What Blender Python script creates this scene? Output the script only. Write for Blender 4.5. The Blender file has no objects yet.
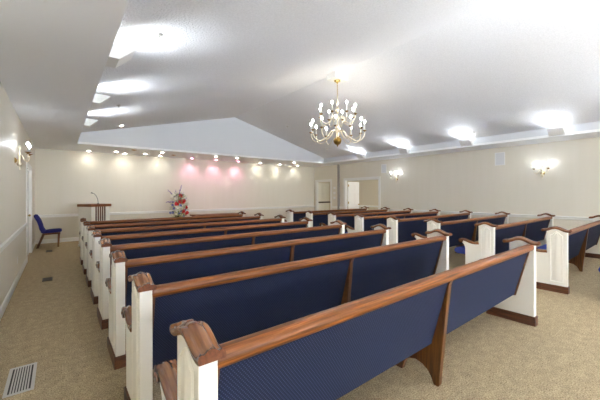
import bpy, bmesh, math, random
from mathutils import Vector, Matrix
random.seed(7)
C = bpy.context.scene.collection
PI = math.pi

# ------------------------------------------------------------------ materials
def lin(r, g, b):
    f = lambda c: c/12.92 if c <= .04045 else ((c+.055)/1.055)**2.4
    return (f(r/255), f(g/255), f(b/255), 1)

def mat(name, col, rough=.5, metal=0, spec=.5):
    m = bpy.data.materials.new(name); m.use_nodes = True
    b = m.node_tree.nodes['Principled BSDF']
    b.inputs['Base Color'].default_value = col
    b.inputs['Roughness'].default_value = rough
    b.inputs['Metallic'].default_value = metal
    b.inputs['Specular IOR Level'].default_value = spec
    return m

def nodes(m):
    return m.node_tree.nodes, m.node_tree.links, m.node_tree.nodes['Principled BSDF']

def mix_noise(m, c1, c2, scale, vec_scale=(1, 1, 1), detail=4, lo=.35, hi=.65, bump=0, bump_dist=.01, distortion=0):
    n, l, b = nodes(m)
    tc = n.new('ShaderNodeTexCoord'); mp = n.new('ShaderNodeMapping')
    mp.inputs['Scale'].default_value = vec_scale
    l.new(tc.outputs['Object'], mp.inputs['Vector'])
    nz = n.new('ShaderNodeTexNoise'); nz.inputs['Scale'].default_value = scale
    nz.inputs['Detail'].default_value = detail; nz.inputs['Distortion'].default_value = distortion
    l.new(mp.outputs['Vector'], nz.inputs['Vector'])
    cr = n.new('ShaderNodeValToRGB')
    cr.color_ramp.elements[0].position = lo; cr.color_ramp.elements[0].color = c1
    cr.color_ramp.elements[1].position = hi; cr.color_ramp.elements[1].color = c2
    l.new(nz.outputs['Fac'], cr.inputs['Fac']); l.new(cr.outputs['Color'], b.inputs['Base Color'])
    if bump:
        bp = n.new('ShaderNodeBump'); bp.inputs['Strength'].default_value = bump; bp.inputs['Distance'].default_value = bump_dist
        l.new(nz.outputs['Fac'], bp.inputs['Height']); l.new(bp.outputs['Normal'], b.inputs['Normal'])
    return m

def emit(name, col, strength):
    m = mat(name, (.9, .9, .9, 1), .4)
    b = m.node_tree.nodes['Principled BSDF']
    b.inputs['Emission Color'].default_value = col; b.inputs['Emission Strength'].default_value = strength
    return m

M = {}
SKY = 5
M['wall'] = mix_noise(mat('wall_paint', lin(214, 206, 190), .42, spec=.35), lin(224, 219, 204), lin(226, 221, 207), 6, (1, 1, .08), 2)
M['hall_wall'] = mat('hall_paint', lin(214, 205, 184), .6)
M['white_trim'] = mat('white_trim_paint', lin(238, 238, 234), .35)
M['soffit'] = mat('soffit_paint', lin(248, 250, 252), .7, spec=.2)
M['tray'] = mat('tray_paint', lin(222, 226, 231), .7, spec=.2)
M['ceiling'] = mix_noise(mat('sprayed_ceiling', lin(224, 226, 229), .9, spec=.1), lin(230, 231, 232), lin(239, 240, 241), 48, detail=4, bump=.7, bump_dist=.02)
M['carpet'] = mix_noise(mat('carpet_loop', lin(170, 152, 122), .95, spec=.1), lin(134, 116, 86), lin(200, 182, 150), 100, detail=3, lo=.33, hi=.62, bump=.6, bump_dist=.01)
def add_mottle(m):
    n, l, b = nodes(m)
    src = b.inputs['Base Color'].links[0].from_socket
    tc = n.new('ShaderNodeTexCoord'); nz = n.new('ShaderNodeTexNoise'); nz.inputs['Scale'].default_value = 14; nz.inputs['Detail'].default_value = 6
    l.new(tc.outputs['Object'], nz.inputs['Vector'])
    cr = n.new('ShaderNodeValToRGB'); cr.color_ramp.elements[0].position = .3; cr.color_ramp.elements[0].color = (.8, .8, .8, 1)
    cr.color_ramp.elements[1].position = .7; cr.color_ramp.elements[1].color = (1.08, 1.08, 1.06, 1)
    l.new(nz.outputs['Fac'], cr.inputs['Fac'])
    mx = n.new('ShaderNodeMixRGB'); mx.blend_type = 'MULTIPLY'; mx.inputs['Fac'].default_value = 1
    l.new(src, mx.inputs['Color1']); l.new(cr.outputs['Color'], mx.inputs['Color2']); l.new(mx.outputs['Color'], b.inputs['Base Color'])
add_mottle(M['carpet'])
WA, WB = lin(74, 40, 14), lin(150, 88, 38)
M['wood_x'] = mix_noise(mat('walnut_lengthwise', WB, .4, spec=.26), WA, WB, 7, (.4, 14, 14), 5, .3, .7, distortion=.3)
M['wood_y'] = mix_noise(mat('walnut_cap', WB, .2), lin(84, 48, 22), lin(138, 86, 46), 5, (14, 1, 1.5), 4, .3, .7, distortion=.1)
for _k, _c in (('wood_x', .08), ('wood_y', .45)):
    _b = M[_k].node_tree.nodes['Principled BSDF']; _b.inputs['Coat Weight'].default_value = _c; _b.inputs['Coat Roughness'].default_value = .16
M['wood_z'] = mix_noise(mat('walnut_upright', WB, .33), lin(70, 40, 13), lin(118, 72, 30), 7, (9, 9, .6), 5, .3, .7, distortion=.6)
M['end_grain'] = mix_noise(mat('walnut_end_grain', WA, .7, spec=.15), lin(84, 50, 32), lin(112, 68, 44), 60)
M['wood_dark'] = mix_noise(mat('walnut_base', WA, .4), lin(60, 34, 20), lin(112, 66, 40), 7, (2, .8, 9), 5, .3, .7, distortion=.6)
M['wood_lectern'] = mix_noise(mat('lectern_wood', WB, .35), lin(104, 56, 24), lin(158, 92, 46), 7, (.8, 9, 9), 5, .3, .7)
M['pew_white'] = mat('pew_white_paint', lin(243, 240, 230), .4)
M['cream'] = mat('cream_paint', lin(236, 234, 222), .45)
M['brass'] = mat('polished_brass', lin(212, 184, 120), .22, 1)
M['pale_brass'] = mat('pale_brass', lin(236, 228, 204), .3, 1)
M['dark_brass'] = mat('aged_brass', lin(150, 118, 60), .3, 1)
M['candle'] = mat('candle_sleeve_white', lin(205, 203, 196), .5)
M['vent_metal'] = mat('vent_metal', lin(196, 194, 188), .4, .4)
M['vent_dark'] = mat('vent_dark', lin(40, 34, 30), .6)
M['vent_brown'] = mat('vent_brown', lin(70, 56, 40), .5)
M['grey_post'] = mat('grey_post', lin(150, 146, 138), .5)
M['plastic'] = mat('white_plastic', lin(238, 238, 236), .4)
M['grille'] = mat('grille_white', lin(222, 223, 224), .7)
M['fill_pane'] = bpy.data.materials.new('fill_window_glass'); M['fill_pane'].use_nodes = True
_n, _l = M['fill_pane'].node_tree.nodes, M['fill_pane'].node_tree.links
_n.remove(_n['Principled BSDF']); _t = _n.new('ShaderNodeBsdfTransparent'); _g = _n.new('ShaderNodeBsdfGlossy'); _g.inputs['Roughness'].default_value = .02
_f = _n.new('ShaderNodeFresnel'); _x = _n.new('ShaderNodeMixShader')
_l.new(_f.outputs[0], _x.inputs[0]); _l.new(_t.outputs[0], _x.inputs[1]); _l.new(_g.outputs[0], _x.inputs[2]); _l.new(_x.outputs[0], _n['Material Output'].inputs['Surface'])
M['black'] = mat('black_metal', lin(40, 38, 36), .4, .5)
M['blue_chair'] = mix_noise(mat('blue_upholstery', lin(52, 52, 120), .9, spec=.15), lin(46, 46, 112), lin(60, 60, 132), 120, detail=2)

def fabric(name):
    m = mat(name, lin(26, 31, 60), .85, spec=.2)
    n, l, b = nodes(m)
    tc = n.new('ShaderNodeTexCoord'); mp = n.new('ShaderNodeMapping')
    mp.inputs['Rotation'].default_value = (0, math.radians(38), 0)
    mp.inputs['Scale'].default_value = (78, 78, 78)
    l.new(tc.outputs['Object'], mp.inputs['Vector'])
    sx = n.new('ShaderNodeSeparateXYZ'); l.new(mp.outputs['Vector'], sx.inputs[0])
    def cell(sock):
        f = n.new('ShaderNodeMath'); f.operation = 'FRACT'; l.new(sock, f.inputs[0])
        s = n.new('ShaderNodeMath'); s.operation = 'SUBTRACT'; l.new(f.outputs[0], s.inputs[0]); s.inputs[1].default_value = .5
        p = n.new('ShaderNodeMath'); p.operation = 'MULTIPLY'; l.new(s.outputs[0], p.inputs[0]); l.new(s.outputs[0], p.inputs[1])
        return p.outputs[0]
    a = n.new('ShaderNodeMath'); a.operation = 'ADD'
    l.new(cell(sx.outputs['X']), a.inputs[0]); l.new(cell(sx.outputs['Z']), a.inputs[1])
    cr = n.new('ShaderNodeValToRGB')
    cr.color_ramp.elements[0].position = .03; cr.color_ramp.elements[0].color = lin(58, 66, 94)
    cr.color_ramp.elements[1].position = .07; cr.color_ramp.elements[1].color = lin(27, 34, 56)
    l.new(a.outputs[0], cr.inputs['Fac']); l.new(cr.outputs['Color'], b.inputs['Base Color'])
    return m
M['navy'] = fabric('navy_dotted_fabric')
M['navy_seat'] = mix_noise(mat('blue_seat_fabric', lin(60, 72, 150), .9, spec=.15), lin(54, 66, 140), lin(70, 82, 160), 120, detail=2)

# ------------------------------------------------------------------ mesh helpers
def link(o, parent=None):
    C.objects.link(o)
    if parent: o.parent = parent
    return o

def obj(name, bm, m, parent=None, smooth=40, bevel=0):
    bmesh.ops.recalc_face_normals(bm, faces=bm.faces[:])
    me = bpy.data.meshes.new(name); bm.to_mesh(me); bm.free()
    for k in (m if isinstance(m, (list, tuple)) else [m]): me.materials.append(k)
    if smooth:
        me.shade_smooth(); me.set_sharp_from_angle(angle=math.radians(smooth))
    o = bpy.data.objects.new(name, me)
    if bevel:
        b = o.modifiers.new('bevel', 'BEVEL'); b.width = bevel; b.segments = 2; b.limit_method = 'ANGLE'
    return link(o, parent)

def empty(name, loc=(0, 0, 0), rz=0):
    o = bpy.data.objects.new(name, None); o.empty_display_size = .1
    o.location = loc; o.rotation_euler = (0, 0, rz)
    return link(o)

def tag(o, label, cat, group=None):
    o['label'] = label; o['category'] = cat
    if group: o['group'] = group
    return o

def struct(o):
    o['kind'] = 'structure'; return o

def copy_tree(o, parent=None):
    c = o.copy(); C.objects.link(c)
    if parent: c.parent = parent
    for ch in list(o.children): copy_tree(ch, c)
    return c

def B(): return bmesh.new()

def box(bm, x0, x1, y0, y1, z0, z1, mi=0):
    v = [bm.verts.new((x, y, z)) for x in (x0, x1) for y in (y0, y1) for z in (z0, z1)]
    for f in ((0, 1, 3, 2), (4, 6, 7, 5), (0, 4, 5, 1), (2, 3, 7, 6), (0, 2, 6, 4), (1, 5, 7, 3)):
        bm.faces.new([v[i] for i in f]).material_index = mi
    return v

def prism(bm, pts, a0, a1, axis='x'):
    """polygon pts extruded along axis from a0 to a1; pts are the two other coordinates in order"""
    def P(p, a):
        return {'x': (a, p[0], p[1]), 'y': (p[0], a, p[1]), 'z': (p[0], p[1], a)}[axis]
    A = [bm.verts.new(P(p, a0)) for p in pts]; D = [bm.verts.new(P(p, a1)) for p in pts]
    bm.faces.new(A); bm.faces.new(D[::-1])
    for i in range(len(pts)):
        j = (i+1) % len(pts); bm.faces.new((A[i], D[i], D[j], A[j]))

def loft(bm, rings, closed=True, cap=True):
    R = [[bm.verts.new(p) for p in r] for r in rings]
    n = len(R[0])
    for a, b in zip(R, R[1:]):
        for i in range(n if closed else n-1):
            j = (i+1) % n; bm.faces.new((a[i], a[j], b[j], b[i]))
    if cap:
        bm.faces.new(R[0][::-1]); bm.faces.new(R[-1])

def lathe(bm, prof, seg=20, center=(0, 0, 0), axis='z'):
    rings = []
    for r, z in prof:
        ring = []
        for k in range(seg):
            a = 2*PI*k/seg; u, v = max(r, 1e-4)*math.cos(a), max(r, 1e-4)*math.sin(a)
            p = {'z': (u, v, z), 'x': (z, u, v), 'y': (u, z, v)}[axis]
            ring.append((p[0]+center[0], p[1]+center[1], p[2]+center[2]))
        rings.append(ring)
    loft(bm, rings)

def smooth_path(pts, sub=4):
    P = [Vector(p) for p in pts]; out = []
    for i in range(len(P)-1):
        p0 = P[max(i-1, 0)]; p1 = P[i]; p2 = P[i+1]; p3 = P[min(i+2, len(P)-1)]
        for k in range(sub):
            t = k/sub
            out.append(.5*((2*p1)+(p2-p0)*t+(2*p0-5*p1+4*p2-p3)*t*t+(3*p1-p0-3*p2+p3)*t**3))
    out.append(P[-1]); return out

def tube(bm, pts, rad, seg=8):
    P = [Vector(p) for p in pts]; rings = []
    up = Vector((0, 0, 1)); prev = None
    for i, p in enumerate(P):
        t = (P[min(i+1, len(P)-1)]-P[max(i-1, 0)]).normalized()
        if prev is None:
            ref = up if abs(t.dot(up)) < .9 else Vector((1, 0, 0))
            u = t.cross(ref).normalized()
        else:
            u = (prev-t*prev.dot(t)).normalized()
        prev = u; w = t.cross(u)
        r = rad[i] if isinstance(rad, (list, tuple)) else rad
        rings.append([tuple(p+(u*math.cos(2*PI*k/seg)+w*math.sin(2*PI*k/seg))*r) for k in range(seg)])
    loft(bm, rings)

def ribbon(bm, path, section, xc):
    """section (dx, dn) swept along a path of (y, z); a lengthwise moulded cap"""
    P = smooth_path([(0, y, z) for y, z in path], 4); rings = []
    for i, p in enumerate(P):
        t = (P[min(i+1, len(P)-1)]-P[max(i-1, 0)]).normalized()
        nrm = Vector((0, -t.z, t.y))
        rings.append([(xc+dx, p.y+nrm.y*dn, p.z+nrm.z*dn) for dx, dn in section])
    loft(bm, rings)

# ------------------------------------------------------------------ room
XL, XR, YB, YN = -.556, 10.51, 12.08, -5.4
ZC = 2.868
def room():
    bm = B(); box(bm, XL-.12, 12.75, YN-.12, 12.45, -.1, 0)
    struct(obj('floor', bm, M['carpet'], smooth=0))
    # left wall with door opening
    bm = B(); t = XL-.12
    box(bm, t, XL, YN, 9.0, 0, ZC); box(bm, t, XL, 10.36, YB, 0, ZC); box(bm, t, XL, 9.0, 10.36, 2.1, ZC)
    struct(obj('wall_left', bm, M['wall'], smooth=0))
    bm = B(); t = XR+.11
    box(bm, XR, t, YN, 7.98, 0, ZC); box(bm, XR, t, 7.98, 9.86, 2.1, ZC); box(bm, XR, t, 9.86, 10.85, 0, ZC)
    box(bm, XR, t, 10.85, 11.88, 2.1, ZC); box(bm, XR, t, 11.88, YB, 0, ZC)
    struct(obj('wall_right', bm, M['wall'], smooth=0))
    bm = B(); box(bm, XL-.12, XR+.11, YB, YB+.1, 0, ZC); struct(obj('wall_back', bm, M['wall'], smooth=0))
    # wall behind the camera, with unseen windows added to let in fill light
    wx = [(.3, 2.9), (3.7, 6.3), (7.1, 9.7)]; z0, z1 = .6, 2.6
    bm = B(); box(bm, XL-.12, XR+.11, YN-.12, YN, 0, z0); box(bm, XL-.12, XR+.11, YN-.12, YN, z1, ZC)
    xs = [XL-.12]+[v for p in wx for v in p]+[XR+.11]
    for k in range(0, 8, 2): box(bm, xs[k], xs[k+1], YN-.12, YN, z0, z1)
    struct(obj('wall_front', bm, M['wall'], smooth=0))
    for i, (xa, xb) in enumerate(wx):
        bm = B(); f = .05; ya, yb = YN-.1, YN+.015
        box(bm, xa-f, xa, ya, yb, z0-f, z1+f); box(bm, xb, xb+f, ya, yb, z0-f, z1+f); box(bm, xa, xb, ya, yb, z0-f, z0); box(bm, xa, xb, ya, yb, z1, z1+f)
        for k in (1, 2):
            xm = xa+(xb-xa)*k/3; box(bm, xm-.02, xm+.02, YN-.08, YN-.04, z0, z1)
        box(bm, xa, xb, YN-.08, YN-.04, 1.63, 1.67)
        wn = struct(obj('fill_window_%d' % (i+1), bm, M['white_trim'], smooth=0))
        bm = B(); box(bm, xa, xb, YN-.064, YN-.058, z0, z1); obj('fill_pane', bm, M['fill_pane'], wn, smooth=0)
        l = bpy.data.lights.new('fill_window_portal', 'AREA'); l.shape = 'RECTANGLE'; l.size = xb-xa; l.size_y = z1-z0; l.cycles.is_portal = True
        o = bpy.data.objects.new('fill_window_portal', l); C.objects.link(o); o.location = ((xa+xb)/2, YN-.13, (z0+z1)/2); o.rotation_euler = (PI/2, 0, PI)
    # soffit ring
    x0, x1, y0, y1 = .4, 9.57, -4.1, 10.3
    bm = B(); h = .06
    box(bm, XL-.12, x0, YN-.12, YB+.1, ZC, ZC+h); box(bm, x1, XR+.11, YN-.12, YB+.1, ZC, ZC+h)
    box(bm, x0, x1, YN-.12, y0, ZC, ZC+h); box(bm, x0, x1, y1, YB+.1, ZC, ZC+h)
    struct(obj('ceiling_soffit', bm, M['soffit'], smooth=0))
    # upright bands and gables of the raised tray
    zl, zr, xa, za = 3.15, 3.10, 5.1, 4.305
    bm = B()
    box(bm, x0-.04, x0, y0, y1, ZC+h, zl); box(bm, x1, x1+.04, y0, y1, ZC+h, zr)
    for ya, yb in ((y1, y1+.06), (y0-.06, y0)):
        prism(bm, [(x0-.04, ZC+h), (x1+.04, ZC+h), (x1+.04, zr), (xa, za), (x0-.04, zl)], ya, yb, 'y')
    struct(obj('trim_tray', bm, M['tray'], smooth=0))
    bm = B()
    prism(bm, [(x0-.04, zl), (xa, za), (x1+.04, zr), (x1+.04, zr+.08), (xa, za+.08), (x0-.04, zl+.08)], y0-.06, y1+.06, 'y')
    struct(obj('ceiling', bm, M['ceiling'], smooth=0))
    # small crown bead under the right soffit edge
    # chair rails
    def rail_prof(): return [(0, .785), (.012, .785), (.022, .80), (.018, .825), (.03, .85), (.026, .87), (0, .872)]
    bm = B()
    for ya, yb in ((YN, 8.9), (10.46, YB)): prism(bm, [(XL+a, z) for a, z in rail_prof()], ya, yb, 'y')
    struct(obj('trim_left', bm, M['white_trim'], smooth=0))
    bm = B()
    for ya, yb in ((YN, 7.88), (9.96, 10.75), (11.98, YB)): prism(bm, [(XR-a, z) for a, z in rail_prof()], ya, yb, 'y')
    struct(obj('trim_right', bm, M['white_trim'], smooth=0))
    bm = B(); prism(bm, [(YB-a, z) for a, z in rail_prof()], XL, XR, 'x')
    struct(obj('trim_back', bm, M['white_trim'], smooth=0))
    bp = [(0, 0), (.016, 0), (.016, .09), (.008, .115), (0, .12)]
    bm = B()
    for ya, yb in ((YN, 8.9), (10.46, YB)): prism(bm, [(XL+a, z) for a, z in bp], ya, yb, 'y')
    struct(obj('baseboard_left', bm, M['white_trim'], smooth=0))
    bm = B()
    for ya, yb in ((YN, 7.88), (9.96, 10.75), (11.98, YB)): prism(bm, [(XR-a, z) for a, z in bp], ya, yb, 'y')
    struct(obj('baseboard_right', bm, M['white_trim'], smooth=0))
    bm = B(); prism(bm, [(YB-a, z) for a, z in bp], XL, XR, 'x')
    struct(obj('baseboard_back', bm, M['white_trim'], smooth=0))
    # door casings
    def casing(name, x, sx, ya, yb, zt):
        bm = B(); w = .1
        xa, xb = sorted((x, x+sx*.022))
        box(bm, xa, xb, ya-w, ya, 0, zt+w); box(bm, xa, xb, yb, yb+w, 0, zt+w); box(bm, xa, xb, ya, yb, zt, zt+w)
        xa, xb = sorted((x-sx*.11, x))
        box(bm, xa, xb, ya, ya+.018, 0, zt); box(bm, xa, xb, yb-.018, yb, 0, zt); box(bm, xa, xb, ya+.018, yb-.018, zt-.018, zt)
        struct(obj(name, bm, M['white_trim'], smooth=0, bevel=.003))
    casing('trim_1', XL, 1, 9.0, 10.36, 2.1)
    casing('trim_2', XR, -1, 7.98, 9.86, 2.1)
    casing('trim_3', XR, -1, 10.85, 11.88, 2.1)
    # left door: a pair of white leaves, closed
    def panelled(bm, w, hgt, th, rows):
        box(bm, 0, w, -th/2, th/2, 0, hgt)
        for (za, zb) in rows:
            for k in range(2):
                xa = .1+k*(w-.1)/2; xb = xa+(w-.1)/2-.1
                for s in (-1, 1):
                    loft(bm, [[(x, s*(th/2+d), z) for x, z in ((xa+i, za+i), (xb-i, za+i), (xb-i, zb-i), (xa+i, zb-i))]
                              for i, d in ((0, 0), (.012, .007), (.03, .001), (.055, .006))], cap=True)
    rows = ((.2, .82), (.98, 1.58), (1.68, 1.92))
    bm = B(); panelled(bm, .66, 2.06, .04, rows); d = struct(obj('door_1', bm, M['white_trim'], smooth=30))
    d.location = (XL-.05, 9.02, .012); d.rotation_euler = (0, 0, PI/2)
    bm = B(); lathe(bm, [(.026, .02), (.026, .028), (.009, .03), (.009, .055), (.026, .065), (.03, .08), (.0, .095)], 14, (.58, 0, .98), 'y')
    for v in bm.verts: v.co.y = -v.co.y
    obj('door_handle', bm, M['brass'], d)
    bm = B(); panelled(bm, .655, 2.06, .04, rows); d = struct(obj('door_2', bm, M['white_trim'], smooth=30))
    d.location = (XL-.05, 9.684, .012); d.rotation_euler = (0, 0, PI/2)
    # hall beyond the right wall
    bm = B()
    box(bm, 12.6, 12.7, 6.6, 12.35, 0, 2.5); box(bm, XR+.11, 12.7, 12.3, 12.4, 0, 2.5); box(bm, XR+.11, 12.7, 6.5, 6.6, 0, 2.5)
    struct(obj('wall_hall', bm, M['hall_wall'], smooth=0))
    bm = B(); box(bm, XR+.11, 12.7, 6.5, 12.4, 2.5, 2.56); struct(obj('ceiling_hall', bm, M['soffit'], smooth=0))
    bm = B(); prism(bm, [(12.6-a, z) for a, z in rail_prof()], 6.6, 12.3, 'y'); prism(bm, [(12.6-a, z) for a, z in bp], 6.6, 12.3, 'y')
    struct(obj('trim_hall', bm, M['white_trim'], smooth=0))
    # panelled doors at the end of the hall, with their wooden rail
    bm = B()
    for k in range(4):
        xa = 10.66+k*.28
        loft(bm, [[(x, 12.285-d, z) for x, z in ((xa+i, .02+i), (xa+.27-i, .02+i), (xa+.27-i, 2.06-i), (xa+i, 2.06-i))]
                  for i, d in ((0, -.015), (0, .0), (.05, .0), (.06, -.01))], cap=True)
    d = struct(obj('door_3', bm, M['cream'], smooth=0))
    bm = B(); box(bm, 10.66, 11.88, 12.225, 12.262, .98, 1.06); obj('handrail', bm, M['vent_brown'], d, bevel=.008)
    # open six-panel hall door
    bm = B(); panelled(bm, .76, 2.03, .04, ((.2, .8), (.95, 1.52), (1.63, 1.9)))
    d = struct(obj('door_4', bm, M['white_trim'], smooth=30))
    d.location = (XR+.125, 9.81, .012); d.rotation_euler = (0, 0, 0)
    for z in (.22, 1.0, 1.8):
        bm = B(); box(bm, -.022, .03, -.030, -.0205, z, z+.1); obj('hinge', bm, M['brass'], d)
    bm = B(); lathe(bm, [(.026, .02), (.026, .028), (.009, .03), (.009, .055), (.026, .065), (.03, .08), (.0, .095)], 14, (.69, 0, .96), 'y')
    for v in bm.verts: v.co.y = -v.co.y
    obj('door_handle', bm, M['brass'], d)
    # upright post of the folding partition track
    bm = B(); box(bm, XR-.06, XR, 10.23, 10.33, 0, ZC); box(bm, XR-.075, XR-.06, 10.245, 10.315, 0, ZC)
    struct(obj('trim_post', bm, M['grey_post'], smooth=0, bevel=.004))
room()

# ------------------------------------------------------------------ pews
CAP_SEC = [(-.047, -.02), (-.051, -.008), (-.047, .006), (-.036, .011), (-.028, .008), (-.024, .010), (-.013, .018), (0, .021), (.013, .018),
           (.024, .010), (.028, .008), (.036, .011), (.047, .006), (.051, -.008), (.047, -.02), (0, -.02)]
CAP_PATH = [(-.036, .926), (-.018, .921), (.004, .921), (.035, .929), (.07, .945), (.1, .957), (.13, .963), (.16, .960), (.19, .950), (.22, .935), (.25, .924), (.272, .921), (.288, .921)]
ARM_SEC = [(dx*.96, dn) for dx, dn in CAP_SEC]
ARM_PATH = [(.236, .596), (.28, .592), (.33, .591), (.38, .599), (.43, .617), (.48, .632), (.52, .638), (.552, .634), (.574, .618), (.578, .6)]
TH = .072
def end_panel(parent, x, out):
    """x: the panel's outer face; out: -1 faces left, +1 faces right"""
    x0, x1 = sorted((x, x-out*TH))
    top = [(p.y, p.z-.016) for p in smooth_path([(0, y, z) for y, z in CAP_PATH[2:11]], 3)]
    top = [p for p in top if .004 < p[0] < .236]
    outline = [(0, 0), (0, .905)] + top + [(.242, .91), (.242, .578), (.33, .575), (.38, .583), (.43, .60), (.50, .615), (.525, .60), (.515, .57), (.49, .545), (.474, .51), (.468, .47), (.468, 0)]
    bm = B(); prism(bm, outline, x0, x1, 'x')
    e = obj('end_panel', bm, M['pew_white'], parent, smooth=30, bevel=.004)
    # raised arched field
    def ring(i, d):
        ya, yb, za = .045+i, .2-i, .15+i
        pts = [(ya, za), (yb, za), (yb, .85-i*.6)]
        for k in range(1, 10):
            u = k/10; yy = yb+(ya-yb)*u
            s = .5-.5*math.cos(2*PI*u)
            pts.append((yy, .85-i*.6+.055*s**1.2))
        pts.append((ya, .85-i*.6))
        return [(x+out*d, y, z) for y, z in pts]
    bm = B(); loft(bm, [ring(0, -.002), ring(0, .001), ring(.006, .009), ring(.014, .0015), ring(.022, .0015), ring(.045, .011)])
    obj('raised_panel', bm, M['pew_white'], e, smooth=30)
    bm = B(); ribbon(bm, CAP_PATH, CAP_SEC, (x0+x1)/2); lathe(bm, [(.0, -.05), (.010, -.05), (.019, -.046), (.021, -.04), (.021, .04), (.019, .046), (.010, .05), (.0, .05)], 14, ((x0+x1)/2, .289, .916), 'x')
    [setattr(f, 'material_index', 1) for f in bm.faces if len(f.verts) == len(CAP_SEC)]
    obj('top_cap', bm, [M['wood_y'], M['end_grain']], e, smooth=50)
    bm = B(); ribbon(bm, ARM_PATH, ARM_SEC, (x0+x1)/2)
    c = (0, .543, .612)
    lathe(bm, [(.0, -.055), (.012, -.055), (.016, -.051), (.036, -.049), (.041, -.046), (.041, .046), (.036, .049), (.016, .051), (.012, .055), (.0, .055)], 18, ((x0+x1)/2, c[1], c[2]), 'x')
    obj('armrest', bm, M['wood_y'], e, smooth=50)
    bm = B(); prism(bm, [(-.012, 0), (.482, 0), (.482, .09), (.476, .102), (-.006, .102), (-.012, .09)], x0-.012, x1+.012, 'x')
    obj('base_trim', bm, M['wood_dark'], e, smooth=0)
    return e

def make_pew(L):
    p = empty('pew')
    end_panel(p, 0, -1); end_panel(p, L, 1)
    a, b = TH, L-TH
    # top rail
    bm = B()
    prism(bm, [(.012, .842), (.075, .842), (.088, .855), (.092, .878), (.082, .896), (.058, .905), (.022, .903), (.004, .892), (.0, .868), (.004, .85)], a-.002, b+.002, 'x')
    obj('top_rail', bm, M['wood_x'], p, smooth=50)
    # upholstered back: flat behind, padded in front
    rear = [(.05, .845), (.19, .31)]
    bm = B()
    pts = [(.045, .846), (.185, .312), (.20, .306), (.25, .312), (.256, .34), (.235, .46), (.19, .62), (.15, .74), (.115, .83), (.105, .846)]
    prism(bm, pts, a+.026, b-.026, 'x'); obj('backrest', bm, M['navy'], p, smooth=40)
    for xa, xb in ((a, a+.025), (b-.025, b)):
        bm = B(); prism(bm, [(.034, .845), (.172, .306), (.20, .30), (.255, .308), (.108, .845)], xa, xb, 'x')
        obj('back_stile', bm, M['wood_z'], p, smooth=0)
    # centre support: fin behind the back and shaped leg under the seat
    m = L/2
    bm = B()
    fin = [(.028, .846), (.048, .80), (.122, .10), (.126, .012), (.13, 0), (.168, 0), (.186, .045), (.215, .09), (.26, .122), (.32, .136), (.38, .12), (.42, .08), (.44, .02), (.445, 0),
           (.55, 0), (.55, .04), (.52, .12), (.53, .25), (.55, .334), (.20, .334), (.2, .315), (.192, .314), (.06, .83), (.06, .846)]
    prism(bm, fin, m-.024, m+.024, 'x'); obj('center_support', bm, M['wood_z'], p, smooth=0, bevel=.004)
    bm = B(); box(bm, a, b, .2, .52, .335, .352); obj('seat_board', bm, M['wood_x'], p, smooth=0, bevel=.003)
    bm = B()
    prof = [(.262, .353), (.60, .353), (.655, .36), (.69, .385), (.698, .415), (.682, .448), (.63, .468), (.45, .470), (.30, .455), (.262, .44)]
    prism(bm, prof, a+.004, b-.004, 'x'); obj('seat', bm, M['navy_seat'], p, smooth=50)
    return p

Y1, S = 1.045, .9775
pl = make_pew(3.84)
left_labels = [
    'nearest navy pew of the left block, its dotted back filling the foreground',
    'second pew from the camera in the left block, behind the nearest one',
    'third pew from the camera in the left block, navy back and walnut rail',
    'fourth pew from the camera in the left block, navy back and walnut rail',
    'fifth pew from the camera in the left block, thin navy strip in view',
    'sixth pew from the camera in the left block, thin navy strip in view',
    'seventh pew from the camera in the left block, mostly its walnut rail showing',
    'farthest pew of the left block, closest to the white lectern']
GRP = 'white-ended pews with navy backs in two blocks'
for k in range(8):
    o = pl if k == 0 else copy_tree(pl)
    o.location = (.377, Y1+k*S, 0)
    tag(o, left_labels[k], 'pew', GRP)
pr = make_pew(3.80)
right_labels = [
    'pew cut off by the right edge of the photo, only its blue seat corner showing',
    'nearest full end panel of the right block, pew with white arched panel and brown base',
    'second full pew from the camera in the right block, across the aisle',
    'third full pew from the camera in the right block, across the aisle',
    'fourth full pew from the camera in the right block, across the aisle',
    'fifth full pew from the camera in the right block, across the aisle',
    'sixth full pew from the camera in the right block, across the aisle',
    'seventh full pew from the camera in the right block, second nearest the back wall',
    'farthest pew of the right block, nearest the doorways in the right wall']
for k in range(9):
    o = pr if k == 0 else copy_tree(pr)
    o.location = (5.836, 1.075+(k-1)*.963, 0)
    if k == 0: o.location.y -= .05
    tag(o, right_labels[k], 'pew', GRP)

# ------------------------------------------------------------------ lamps
bulb_mat = emit('bulb_glow', lin(255, 247, 236), 17)
sconce_mat = emit('sconce_bulb_glow', lin(236, 243, 255), 22)
can_mat = emit('downlight_glow', lin(255, 246, 230), 14)
pink_mat = emit('pink_downlight_glow', lin(255, 150, 190), 8)
tube_mat = emit('uplight_tube_glow', lin(246, 250, 255), 4)
off_mat = mat('unlit_gold_reflector', lin(196, 150, 84), .3, .7)

def bulb_bm(c, s=1):
    bm = B(); r = .0185*s; h = .066*(.6+.4*s)
    lathe(bm, [(.0, 0), (.009, .002), (.010, h*.12), (r*.75, h*.25), (r, h*.45), (r*.9, h*.65), (r*.5, h*.86), (r*.2, h*.96), (.0, h)], 12, c)
    return bm

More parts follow.
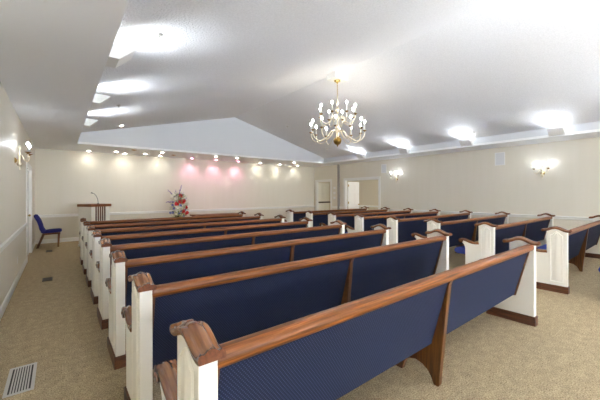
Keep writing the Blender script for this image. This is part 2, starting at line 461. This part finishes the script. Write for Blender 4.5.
def candle_arm(parent, path, tip, rad, sleeve_h, m_arm, m_pan, m_bulb, bs=1):
    bm = B(); tube(bm, smooth_path(path, 5), rad, 8)
    a = obj('arm', bm, m_arm, parent, smooth=60)
    x, y, z = tip
    bm = B(); lathe(bm, [(.0, -.03), (.012, -.026), (.02, -.012), (.04, -.004), (.046, .004), (.042, .006), (.018, .004), (.0, .004)], 14, tip)
    obj('drip_pan', bm, m_pan, a, smooth=50)
    bm = B(); lathe(bm, [(.0, .004), (.0115, .004), (.0115, sleeve_h), (.0, sleeve_h)], 12, tip)
    obj('candle_sleeve', bm, M['candle'], a, smooth=50)
    obj('bulb', bulb_bm((x, y, z+sleeve_h), bs), m_bulb, a, smooth=60)
    return a

def chandelier():
    c = empty('chandelier', (5.1, 5.03, 2.6))
    tag(c, 'two-tier brass candle chandelier with lit bulbs, hanging from the ceiling ridge', 'chandelier')
    bm = B(); prism(bm, [(-.2, 1.52), (.2, 1.52), (.2, 1.655), (0, 1.703), (-.2, 1.655)], -.14, .14, 'y')
    obj('ridge_block', bm, M['white_trim'], c, smooth=0)
    bm = B(); lathe(bm, [(.0, 1.52), (.08, 1.52), (.075, 1.50), (.03, 1.475), (.012, 1.45), (.0, 1.44)], 18); obj('canopy', bm, M['brass'], c, smooth=50)
    bm = B()
    for k in range(6):
        z = 1.42-k*.045
        pts = []
        for j in range(13):
            a = 2*PI*j/12; u = .013*math.cos(a); w = .03*math.sin(a)
            pts.append((u, 0, z+w) if k % 2 == 0 else (0, u, z+w))
        tube(bm, pts, .004, 6)
    obj('chain', bm, M['brass'], c, smooth=60)
    bm = B()
    lathe(bm, [(.0, 1.17), (.012, 1.165), (.02, 1.14), (.012, 1.12), (.01, 1.06), (.03, 1.03), (.038, 1.0), (.03, .97), (.014, .95), (.014, .9), (.035, .87), (.05, .82), (.035, .78),
               (.016, .76), (.016, .70), (.03, .68), (.045, .66), (.045, .63), (.02, .60), (.018, .52), (.04, .48), (.06, .43), (.04, .38), (.02, .35), (.02, .30), (.035, .27), (.035, .23), (.02, .2), (.018, .18), (.0, .175)], 20)
    obj('center_column', bm, M['pale_brass'], c, smooth=60)
    bm = B(); lathe(bm, [(.0, .215), (.02, .21), (.05, .197), (.078, .172), (.094, .138), (.096, .11), (.09, .08), (.072, .048), (.045, .027), (.018, .017), (.014, .005), (.018, -.005), (.01, -.018), (.0, -.022)], 22)
    obj('ball_finial', bm, M['dark_brass'], c, smooth=60)
    for tier, (n, R, z0, zlow, zt, rot) in enumerate(((12, .62, .30, .10, .33, .2), (8, .42, .62, .50, .70, .5))):
        for k in range(n):
            a = 2*PI*k/n+rot; ca, sa = math.cos(a), math.sin(a)
            P = lambda r, z: (r*ca, r*sa, z)
            path = [P(.02, z0), P(.08, z0+.05), P(.16, z0+.03), P(.26*R/.63+.0, (z0+zlow)/2), P(.42*R/.63, zlow), P(.55*R/.63, zlow+.02), P(R*.985, zlow+.12), P(R, zt-.03)]
            candle_arm(c, path, P(R, zt), .0085, .16, M['pale_brass'], M['dark_brass'], bulb_mat, 1.45)
chandelier()

def sconce(loc, rz, label):
    s = empty('wall_sconce', loc, rz)      # local +y points away from the wall
    tag(s, label, 'sconce', 'brass candle sconces')
    bm = B()
    lathe(bm, [(.0, .0), (.05, .0), (.05, .008), (.03, .018), (.018, .03), (.0, .03)], 16, (0, 0, 0), 'y')
    obj('backplate', bm, M['brass'], s, smooth=50)
    bm = B()
    lathe(bm, [(.0, -.16), (.008, -.155), (.012, -.14), (.008, -.12), (.016, -.1), (.034, -.08), (.04, -.055), (.03, -.03), (.014, 0), (.014, .05), (.024, .08), (.024, .1), (.012, .12), (.01, .17), (.02, .19), (.016, .22), (.0, .235)], 18, (0, .06, 0))
    tube(bm, [(0, .02, 0), (0, .06, 0)], .01)
    obj('center_body', bm, M['pale_brass'], s, smooth=60)
    for sx in (-1, 1):
        path = [(0, .06, .05), (sx*.03, .08, .085), (sx*.06, .10, .06), (sx*.09, .12, .01), (sx*.13, .15, .0), (sx*.157, .17, .04), (sx*.158, .17, .1)]
        candle_arm(s, path, (sx*.158, .17, .125), .007, .10, M['pale_brass'], M['dark_brass'], sconce_mat, 1.1)
sconce((XR, 2.45, 2.03), PI/2, 'brass two-arm candle sconce on the right wall, nearest the camera')
sconce((XR, 7.09, 2.05), PI/2, 'brass two-arm candle sconce on the right wall beside the wide doorway')
sconce((XL, 2.3, 2.03), -PI/2, 'added brass candle sconce on the left wall just outside the frame, for fill light')  # unseen sconce added to brighten the left soffit and near floor
sconce((XL, 6.75, 2.04), -PI/2, 'brass candle sconce on the left wall near the white door')

def uplight(loc, sx, label):
    u = empty('ceiling_uplight', loc)      # sx: direction towards the middle of the room
    tag(u, label, 'light fixture', 'white wedge uplights along the tray ceiling')
    w, d, t = .15, .26, .14
    bm = B()
    P = lambda a: sx*a
    for ya, yb in ((-w, -w+.008), (w-.008, w)):
        prism(bm, [(P(0), 0), (P(.105), 0), (P(d), t), (P(0), t)], ya, yb, 'y')
    prism(bm, [(P(0), 0), (P(.105), 0), (P(d), t), (P(d-.011), t), (P(.10), .008), (P(0), .008)], -w+.008, w-.008, 'y')
    obj('housing', bm, M['white_trim'], u, smooth=0)
    bm = B(); tube(bm, [(sx*.08, -.125, .06), (sx*.08, .125, .06)], .014, 10); obj('lamp_tube', bm, tube_mat, u, smooth=60)
    l = bpy.data.lights.new('uplight_lamp', 'AREA'); l.shape = 'RECTANGLE'; l.size = .26; l.size_y = .08; l.energy = UP_W if loc[1] > 1 else 46; l.color = (.86, .92, 1); l.spread = math.radians(115)  # uplights behind the camera are added, boosted as unseen fill
    o = bpy.data.objects.new('uplight_lamp', l); C.objects.link(o)
    o.location = (loc[0]+sx*.10, loc[1], loc[2]+.125)
    o.rotation_euler = Vector((sx*2.0, 0, 1)).to_track_quat('-Z', 'Y').to_euler()
UP_W = 3.4
Us = [-2.2, -.12, 1.94, 4.02, 6.1, 8.05]
names_r = ['added for fill on the right tray edge well behind the camera', 'added for fill on the right tray edge behind the camera', 'on the right tray edge, nearest in view', 'on the right tray edge above the square wall speaker', 'on the right tray edge, second from the back wall', 'on the right tray edge, nearest the back wall']
for y, nm in zip(Us, names_r):
    uplight((9.57, y, 2.90), -1, 'white wedge uplight '+nm)
names_l = ['added for fill on the left tray edge well behind the camera', 'added for fill on the left tray edge behind the camera', 'on the left tray edge above the frame of the photo', 'on the left tray edge, largest of the three in view', 'on the left tray edge, middle of the three in view', 'on the left tray edge, smallest, nearest the back wall']
for y, nm in zip([-2.2, -.12, 1.86, 3.83, 5.80, 7.77], names_l):
    uplight((.40, y, 2.90), 1, 'white wedge uplight '+nm)

def can(x, y, kind, label, spot=0, z=ZC, r=.062, tilt=0, aim=None):
    u = empty('recessed_ceiling_light', (x, y, z)); u.rotation_euler = (0, tilt, 0)
    tag(u, label, 'ceiling light', 'recessed soffit downlights')
    bm = B(); lathe(bm, [(r-.008, -.001), (r-.006, -.007), (r+.012, -.006), (r+.016, 0), (r-.008, 0)], 20)
    obj('trim_ring', bm, M['white_trim'] if kind != 'gold' else off_mat, u, smooth=50)
    bm = B(); lathe(bm, [(.0, -.02), (r*.4, -.018), (r*.7, -.011), (r-.008, -.001), (r-.008, -.0002), (.0, -.0002)], 20)
    obj('lamp_face', bm, {'white': can_mat, 'pink': pink_mat, 'gold': off_mat}[kind], u, smooth=0)
    if spot:
        l = bpy.data.lights.new('downlight_lamp', 'SPOT'); l.energy = spot; l.spot_size = math.radians(112); l.spot_blend = 1
        l.shadow_soft_size = .04; l.color = (1, .97, .91) if kind == 'white' else (1, .40, .64)
        o = bpy.data.objects.new('downlight_lamp', l); C.objects.link(o); o.location = (x, y, z-.04)
        if aim: o.rotation_euler = Vector(aim).to_track_quat('-Z', 'Y').to_euler()
ords = ['first', 'second', 'third', 'fourth', 'fifth', 'sixth', 'seventh', 'eighth', 'ninth']
wash = [(.76, 'white'), (1.76, 'white'), (2.88, 'white'), (4.02, 'pink'), (5.0, 'pink'), (5.97, 'pink'), (7.05, 'white'), (8.12, 'white'), (9.16, 'white')]
pinkn = 0
for i, (x, k) in enumerate(wash):
    if k == 'pink':
        lab = ['left', 'middle', 'right'][pinkn]+' of the three pink-glowing recessed lights along the back wall'; pinkn += 1
    else:
        lab = 'white recessed light close to the back wall, %s from the left in its row' % ords[i]
    can(x, 11.76, k, lab, 2 if k == 'white' else 8, aim=(0, .6, -1) if k == 'white' else (0, .2, -1))
for x, y, k, lab in ((1.46, 11.40, 'white', 'bright recessed light between the two leftmost back wall lights'),
                     (2.32, 11.42, 'white', 'bright recessed light left of the gold unlit one by the back wall'),
                     (3.2, 11.25, 'gold', 'unlit gold recessed light just left of the pink ones'),
                     (1.85, 10.68, 'gold', 'unlit gold recessed light at the left of the soffit front edge'),
                     (2.7, 10.76, 'white', 'recessed light at the soffit front edge above the flowers'),
                     (4.54, 10.70, 'white', 'recessed light at the soffit front edge, left of the two above the pink wall'),
                     (5.39, 10.70, 'white', 'recessed light at the soffit front edge, right of the two above the pink wall'),
                     (8.16, 10.73, 'white', 'recessed light at the soffit front edge near the right corner')):
    can(x, y, k, lab, 2 if k == 'white' else 0)
can(1.37, 9.70, 'white', 'small recessed light in the sloped ceiling above the lectern', 0, 3.15+(1.37-.36)*(4.305-3.15)/(5.1-.36)-.004, .05, -math.atan((4.305-3.15)/4.74))
# ------------------------------------------------------------------ small ceiling and wall fittings
def zslope(x):
    return 3.15+(x-.36)*(4.305-3.15)/4.74 if x < 5.1 else 3.10+(9.61-x)*(4.305-3.10)/4.51
def sprinkler(x, y, r, label):
    ang = -math.atan(1.155/4.74) if x < 5.1 else math.atan(1.205/4.51)
    s = empty('sprinkler_head', (x, y, zslope(x))); s.rotation_euler = (0, ang, 0)
    tag(s, label, 'sprinkler', 'ceiling sprinkler heads')
    bm = B(); lathe(bm, [(.0, 0), (r, 0), (r, -.006), (r*.8, -.014), (r*.45, -.016), (.0, -.016)], 18); obj('escutcheon', bm, M['vent_metal'], s, smooth=40)
    bm = B(); lathe(bm, [(.0, -.016), (.012, -.016), (.012, -.03), (.006, -.034), (.006, -.045), (.02, -.047), (.02, -.050), (.0, -.050)], 12); obj('deflector', bm, M['vent_metal'], s, smooth=40)
sprinkler(.883, 3.686, .05, 'round metal sprinkler head on the left ceiling slope, nearest the camera')
sprinkler(.96, 7.15, .04, 'round metal sprinkler head on the left slope between the two smaller uplights')
sprinkler(9.2, 3.705, .035, 'round metal sprinkler head on the right slope above the second uplight')
sprinkler(6.5, 8.94, .04, 'round metal sprinkler head on the right slope near the back gable')
sprinkler(8.67, 9.15, .035, 'round metal sprinkler head on the right slope near the doorway end')

def speaker(y0, y1, z0, z1, label):
    s = empty('wall_speaker', (XR, (y0+y1)/2, (z0+z1)/2)); w, h = (y1-y0)/2, (z1-z0)/2
    tag(s, label, 'speaker', 'white in-wall speakers')
    bm = B(); 
    box(bm, -.014, 0, -w, -w+.02, -h, h); box(bm, -.014, 0, w-.02, w, -h, h); box(bm, -.014, 0, -w+.02, w-.02, -h, -h+.02); box(bm, -.014, 0, -w+.02, w-.02, h-.02, h)
    obj('frame', bm, M['plastic'], s, smooth=0)
    bm = B(); box(bm, -.009, -.001, -w+.02, w-.02, -h+.02, h-.02); obj('grille', bm, M['grille'], s, smooth=0)
speaker(3.36, 3.63, 2.33, 2.72, 'white square speaker grille on the right wall between the two sconces')
speaker(7.58, 7.83, 2.33, 2.69, 'white square speaker grille above the corner of the wide doorway')
for z, lab in ((1.76, 'topmost of three white switch plates between the doorways'), (1.52, 'middle of three white switch plates between the doorways'), (1.28, 'lowest of three white switch plates between the doorways')):
    s = empty('switch_plate', (XR, 10.58, z)); tag(s, lab, 'light switch', 'switch plates between the doorways')
    bm = B(); box(bm, -.008, 0, -.075, .075, -.058, .058); obj('plate', bm, M['plastic'], s, smooth=0, bevel=.003)
    for k in (-1, 0, 1):
        bm = B(); box(bm, -.016, -.008, k*.045-.006, k*.045+.006, -.012, .012); obj('toggle', bm, M['plastic'], s, smooth=0)
s = empty('wall_outlet', (XL, 7.1, .36)); tag(s, 'white outlet plate low on the left wall', 'outlet')
bm = B(); box(bm, 0, .006, -.035, .035, -.057, .057); obj('plate', bm, M['plastic'], s, smooth=0, bevel=.002)
for dz in (-.024, .024):
    bm = B(); lathe(bm, [(.0, .006), (.016, .006), (.016, .009), (.0, .009)], 14, (0, 0, dz), 'x'); obj('socket', bm, M['grille'], s, smooth=40)

def floor_vent(x0, x1, y0, y1, mf, slots, label):
    v = empty('floor_vent', ((x0+x1)/2, (y0+y1)/2, 0)); w, h = (x1-x0)/2, (y1-y0)/2; f = min(.03, w*.25)
    tag(v, label, 'floor vent', 'floor vents in the left aisle')
    bm = B()
    box(bm, -w, -w+f, -h, h, 0, .006); box(bm, w-f, w, -h, h, 0, .006); box(bm, -w+f, w-f, -h, -h+f, 0, .006); box(bm, -w+f, w-f, h-f, h, 0, .006)
    obj('frame', bm, mf, v, smooth=0)
    bm = B(); box(bm, -w+f, w-f, -h+f, h-f, .0, .0015); obj('duct_opening', bm, M['vent_dark'], v, smooth=0)
    bm = B(); n = slots; step = (2*w-2*f)/n
    for k in range(1, n):
        xa = -w+f+k*step; box(bm, xa-.0045, xa+.0045, -h+f, h-f, .0015, .005)
    obj('louvers', bm, mf, v, smooth=0)
floor_vent(-.325, -.15, 3.08, 3.55, M['vent_metal'], 8, 'pale metal floor vent in the left aisle, nearest the camera')
floor_vent(-.225, -.085, 6.78, 7.05, M['vent_brown'], 6, 'dark floor vent in the middle of the left aisle')
floor_vent(-.26, -.13, 10.2, 10.5, M['vent_brown'], 6, 'dark floor vent beside the feet of the blue chair')

# ------------------------------------------------------------------ blue chair
def chair():
    c = empty('side_chair', (-.49, 11.0, 0))
    tag(c, 'blue upholstered side chair with wooden legs against the left wall', 'chair')
    W = .5
    def slab(name, prof, m):
        bm = B(); r = .03
        rings = []
        cx = sum(p[0] for p in prof)/len(prof); cz = sum(p[1] for p in prof)/len(prof)
        for y, s in ((0, .80), (.012, .94), (.035, 1), (W-.035, 1), (W-.012, .94), (W, .80)):
            rings.append([(cx+(x-cx)*s, y, cz+(z-cz)*s) for x, z in prof])
        loft(bm, rings); return obj(name, bm, m, c, smooth=60)
    slab('seat', [(.10, .425), (.16, .405), (.40, .415), (.54, .425), (.565, .445), (.56, .475), (.50, .49), (.34, .485), (.20, .47), (.13, .46)], M['blue_chair'])
    slab('backrest', [(.175, .43), (.20, .47), (.155, .56), (.135, .66), (.105, .76), (.055, .86), (.02, .915), (-.025, .925), (-.05, .905), (-.03, .84), (.02, .74), (.05, .64), (.075, .52), (.11, .44)], M['blue_chair'])
    for y in (.03, W-.07):
        bm = B(); prism(bm, [(.46, 0), (.50, 0), (.525, .40), (.47, .40)], y, y+.04, 'y'); obj('leg', bm, M['wood_z'], c, smooth=0, bevel=.004)
        bm = B(); prism(bm, [(.0, 0), (.055, 0), (.20, .40), (.14, .40)], y, y+.04, 'y'); obj('leg', bm, M['wood_z'], c, smooth=0, bevel=.004)
        bm = B(); prism(bm, [(.12, .355), (.53, .365), (.53, .408), (.14, .402)], y+.002, y+.038, 'y'); obj('seat_rail', bm, M['wood_x'], c, smooth=0, bevel=.004)
    bm = B(); box(bm, .475, .51, .06, W-.06, .35, .395); obj('front_rail', bm, M['wood_x'], c, smooth=0)
chair()

# ------------------------------------------------------------------ lectern with microphone
def lectern():
    th = math.radians(31)
    c = empty('lectern', (.455, 10.78, 0), 0)
    # local frame: origin at the left front corner of the body, x along the front, y into the body
    c.location = (.72, 10.35, 0); c.rotation_euler = (0, 0, th)
    tag(c, 'white lectern with wooden top and dark slats before the back wall', 'lectern')
    w, d, H = .55, .52, 1.13
    bm = B()
    box(bm, 0, .02, 0, d, .06, H); box(bm, w-.02, w, 0, d, .06, H); box(bm, .02, w-.02, d-.02, d, .06, H)
    box(bm, .115, w-.115, .018, .05, .06, H)
    box(bm, .02, .115, 0, .05, .06, H); box(bm, w-.115, w-.02, 0, .05, .06, H)
    obj('body', bm, M['cream'], c, smooth=0)
    bm = B(); box(bm, -.012, w+.012, -.012, d+.012, 0, .06); obj('base', bm, M['cream'], c, smooth=0)
    for k in range(5):
        x = .145+k*.065
        bm = B(); box(bm, x-.014, x+.014, .002, .018, .06, H); obj('slat', bm, M['wood_z'], c, smooth=0)
    bm = B(); box(bm, -.03, w+.03, -.04, d+.03, H, H+.075); obj('lectern_top', bm, M['wood_lectern'], c, smooth=0, bevel=.008)
    m = empty('microphone', (.90, 10.56, H+.075)); tag(m, 'slim gooseneck microphone standing on the lectern top', 'microphone')
    bm = B(); lathe(bm, [(.0, 0), (.03, 0), (.03, .012), (.012, .02), (.0, .02)], 14); obj('base', bm, M['black'], m, smooth=40)
    bm = B(); pts = smooth_path([(0, 0, .015), (-.01, 0, .12), (-.04, 0, .22), (-.09, 0, .29), (-.13, 0, .315)], 5); tube(bm, pts, .006, 8); obj('gooseneck', bm, M['black'], m, smooth=60)
    bm = B(); tube(bm, [(-.125, 0, .31), (-.14, 0, .318), (-.165, 0, .325), (-.175, 0, .328)], [.008, .016, .016, .006], 10); obj('mic_head', bm, M['black'], m, smooth=60)
lectern()

# ------------------------------------------------------------------ flowers on their stand
def flowers():
    f = empty('flower_spray', (3.36, 11.3, 0))
    tag(f, 'tall spray of red, white and blue flowers standing before the pink-lit wall', 'flowers')
    red = mix_noise(mat('red_petals', lin(210, 24, 34), .6), lin(190, 14, 26), lin(230, 40, 48), 40)
    white = mat('white_petals', lin(240, 238, 226), .6); blue = mat('blue_petals', lin(120, 134, 190), .6); purple = mat('purple_petals', lin(104, 84, 160), .6)
    green = mix_noise(mat('leaf_green', lin(96, 118, 60), .6), lin(84, 112, 60), lin(176, 188, 130), 20)
    bm = B()
    for k in range(3):
        a = 2*PI*k/3+.5; tube(bm, [(0, 0, .62), (.24*math.cos(a), .24*math.sin(a), 0)], .009, 8)
    lathe(bm, [(.0, .56), (.07, .58), (.11, .66), (.12, .72), (.10, .72), (.0, .70)], 16)
    obj('stand', bm, M['black'], f, smooth=50)
    def blossom(c, r, layers):
        bm = B(); n = Vector((c[0], c[1]-.12, (c[2]-1.1)*.3)).normalized()
        q = n.to_track_quat('Z', 'Y')
        for ly in range(layers):
            m = 5+ly; t0 = ly/layers
            for k in range(m):
                a = 2*PI*(k+.5*ly)/m+ly
                rr = r*(.35+.65*t0); lift = r*(.75-.8*t0)
                ca, sa = math.cos(a), math.sin(a); wv = r*(.35+.25*t0)
                pts = [(0, 0, -.2*r), (rr*.6*ca-wv*sa, rr*.6*sa+wv*ca, lift*.6), (rr*1.02*ca-wv*.5*sa, rr*1.02*sa+wv*.5*ca, lift), (rr*1.02*ca+wv*.5*sa, rr*1.02*sa-wv*.5*ca, lift), (rr*.6*ca+wv*sa, rr*.6*sa-wv*ca, lift*.6)]
                V = [bm.verts.new(Vector(c)+q @ Vector(p)) for p in pts]
                V2 = [bm.verts.new(Vector(c)+q @ (Vector(p)-Vector((0, 0, .006)))) for p in pts]
                bm.faces.new(V); bm.faces.new(V2[::-1])
                for i in range(5): bm.faces.new((V[i], V2[i], V2[(i+1) % 5], V[(i+1) % 5]))
        return bm
    reds = [(.06, -.1, 1.42), (.10, -.13, 1.19), (-.08, -.12, 1.14), (.16, -.1, 1.22), (.26, -.06, 1.0), (.14, -.14, .87), (.28, -.1, .82), (.24, -.12, .80), (.22, -.1, .53), (.02, -.12, .62), (.2, -.02, 1.24), (.04, -.12, 1.22)]
    for c in reds: obj('red_rose', blossom(c, .085, 4), red, f, smooth=60)
    for c in [(-.14, -.08, 1.49), (-.2, -.04, 1.42), (-.08, -.06, 1.33), (.12, -.06, 1.36), (-.06, -.12, 1.02), (.02, -.13, .95), (-.12, -.08, .93), (.1, -.1, 1.02)]:
        obj('white_lily', blossom(c, .085, 3), white, f, smooth=60)
    for c in [(-.2, -.1, .84), (-.26, -.04, .83), (.04, -.15, 1.08), (-.16, -.1, .98), (.0, -.12, .80), (.16, -.06, .70), (-.2, -.08, 1.1), (.2, -.1, .92), (.06, -.1, .9)]:
        obj('blue_blossom', blossom(c, .065, 2), blue, f, smooth=60)
    spikes = [((.0, 0, 1.2), (.12, .0, 1.80)), ((-.02, 0, 1.25), (-.34, -.03, 1.62)), ((.02, .02, 1.2), (-.42, -.04, 1.20)), ((.03, 0, 1.2), (.16, -.05, 1.52)), ((.0, 0, 1.1), (-.08, .02, 1.62)), ((.05, 0, 1.1), (.3, 0, 1.34))]
    for a, b in spikes:
        a, b = Vector(a), Vector(b); bm = B()
        tube(bm, [a, a.lerp(b, .5)+Vector((0, 0, .02)), b], .005, 6)
        for k in range(14):
            p = a.lerp(b, .4+.6*k/13)+Vector((random.uniform(-.02, .02), random.uniform(-.02, .02), random.uniform(-.01, .02)))
            r = .022*(1-.5*k/13)
            lathe(bm, [(.0, -r), (r*.8, -r*.5), (r, 0), (r*.8, r*.5), (.0, r)], 6, p)
        obj('purple_spike', bm, purple, f, smooth=60)
    bm = B()
    for k in range(230):
        t = random.random(); z = .58+.95*t
        a = random.uniform(0, 2*PI); R = .14+.12*math.sin(PI*t)
        p = Vector((.05+random.uniform(.2, 1)*R*math.cos(a), random.uniform(.2, .9)*R*math.sin(a), z))
        d = Vector((math.cos(a), math.sin(a), random.uniform(-.6, .9))).normalized(); s = d.cross(Vector((0, 0, 1))).normalized()
        Lf, w = random.uniform(.08, .16), random.uniform(.014, .03); up = s.cross(d)*.003
        q = [p, p+d*Lf*.45+s*w, p+d*Lf, p+d*Lf*.45-s*w]
        V = [bm.verts.new(x+up) for x in q]; V2 = [bm.verts.new(x-up) for x in q]
        bm.faces.new(V); bm.faces.new(V2[::-1])
        for i in range(4): bm.faces.new((V[i], V2[i], V2[(i+1) % 4], V[(i+1) % 4]))
    tube(bm, [(0, 0, .62), (.02, 0, 1.0), (.03, 0, 1.4)], .02, 8)
    obj('foliage', bm, green, f, smooth=0)
flowers()

# ------------------------------------------------------------------ low wooden table beyond the front pew
def table():
    t = empty('wooden_table', (3.39, 9.6, 0))
    tag(t, 'low wooden table beyond the farthest left pew, only its top edge showing', 'table')
    w, d = 1.62, .55
    bm = B(); box(bm, 0, w, 0, d, .77, .812); obj('tabletop', bm, M['wood_x'], t, smooth=0, bevel=.006)
    bm = B(); box(bm, .05, w-.05, .05, .07, .68, .77); box(bm, .05, w-.05, d-.07, d-.05, .68, .77); obj('apron', bm, M['wood_x'], t, smooth=0)
    for x in (.05, w-.11):
        for y in (.05, d-.11):
            bm = B(); box(bm, x, x+.06, y, y+.06, 0, .77); obj('leg', bm, M['wood_z'], t, smooth=0, bevel=.005)
table()

# ------------------------------------------------------------------ hall light
l = bpy.data.lights.new('hall_lamp', 'AREA'); l.size = .6; l.energy = 6; l.color = (1, .97, .92)
o = bpy.data.objects.new('hall_lamp', l); C.objects.link(o); o.location = (11.6, 8.6, 2.48)

# unseen downlights added as fill in the soffit behind the camera
for i, x in enumerate((1.2, 3.1, 5.0, 6.9, 8.8)):
    can(x, -4.8, 'white', 'recessed light added for fill in the soffit behind the camera, %s from the left' % ords[i], 30)

# ------------------------------------------------------------------ world, camera, view
w = bpy.data.worlds.new('world'); bpy.context.scene.world = w; w.use_nodes = True
w.node_tree.nodes['Background'].inputs['Color'].default_value = (.88, .93, 1, 1); w.node_tree.nodes['Background'].inputs['Strength'].default_value = SKY

cam = bpy.data.cameras.new('camera'); cam.sensor_width = 36; cam.lens = 36*305.093/600
cam.shift_y = -(200-193.897)/600; cam.clip_start = .02
co = bpy.data.objects.new('camera', cam); C.objects.link(co)
co.location = (0, 0, 1.48)
R = Matrix.Rotation(-math.radians(38.3592), 4, 'Z') @ Matrix.Rotation(PI/2, 4, 'X') @ Matrix.Rotation(math.radians(-.1704), 4, 'Z')
co.rotation_euler = R.to_euler()
sc = bpy.context.scene
sc.camera = co
sc.view_settings.view_transform = 'Standard'; sc.view_settings.look = 'None'; sc.view_settings.gamma = 1
sc.view_settings.use_curve_mapping = False; sc.view_settings.exposure = 1.98
sc.cycles.max_bounces = 12; sc.cycles.diffuse_bounces = 7
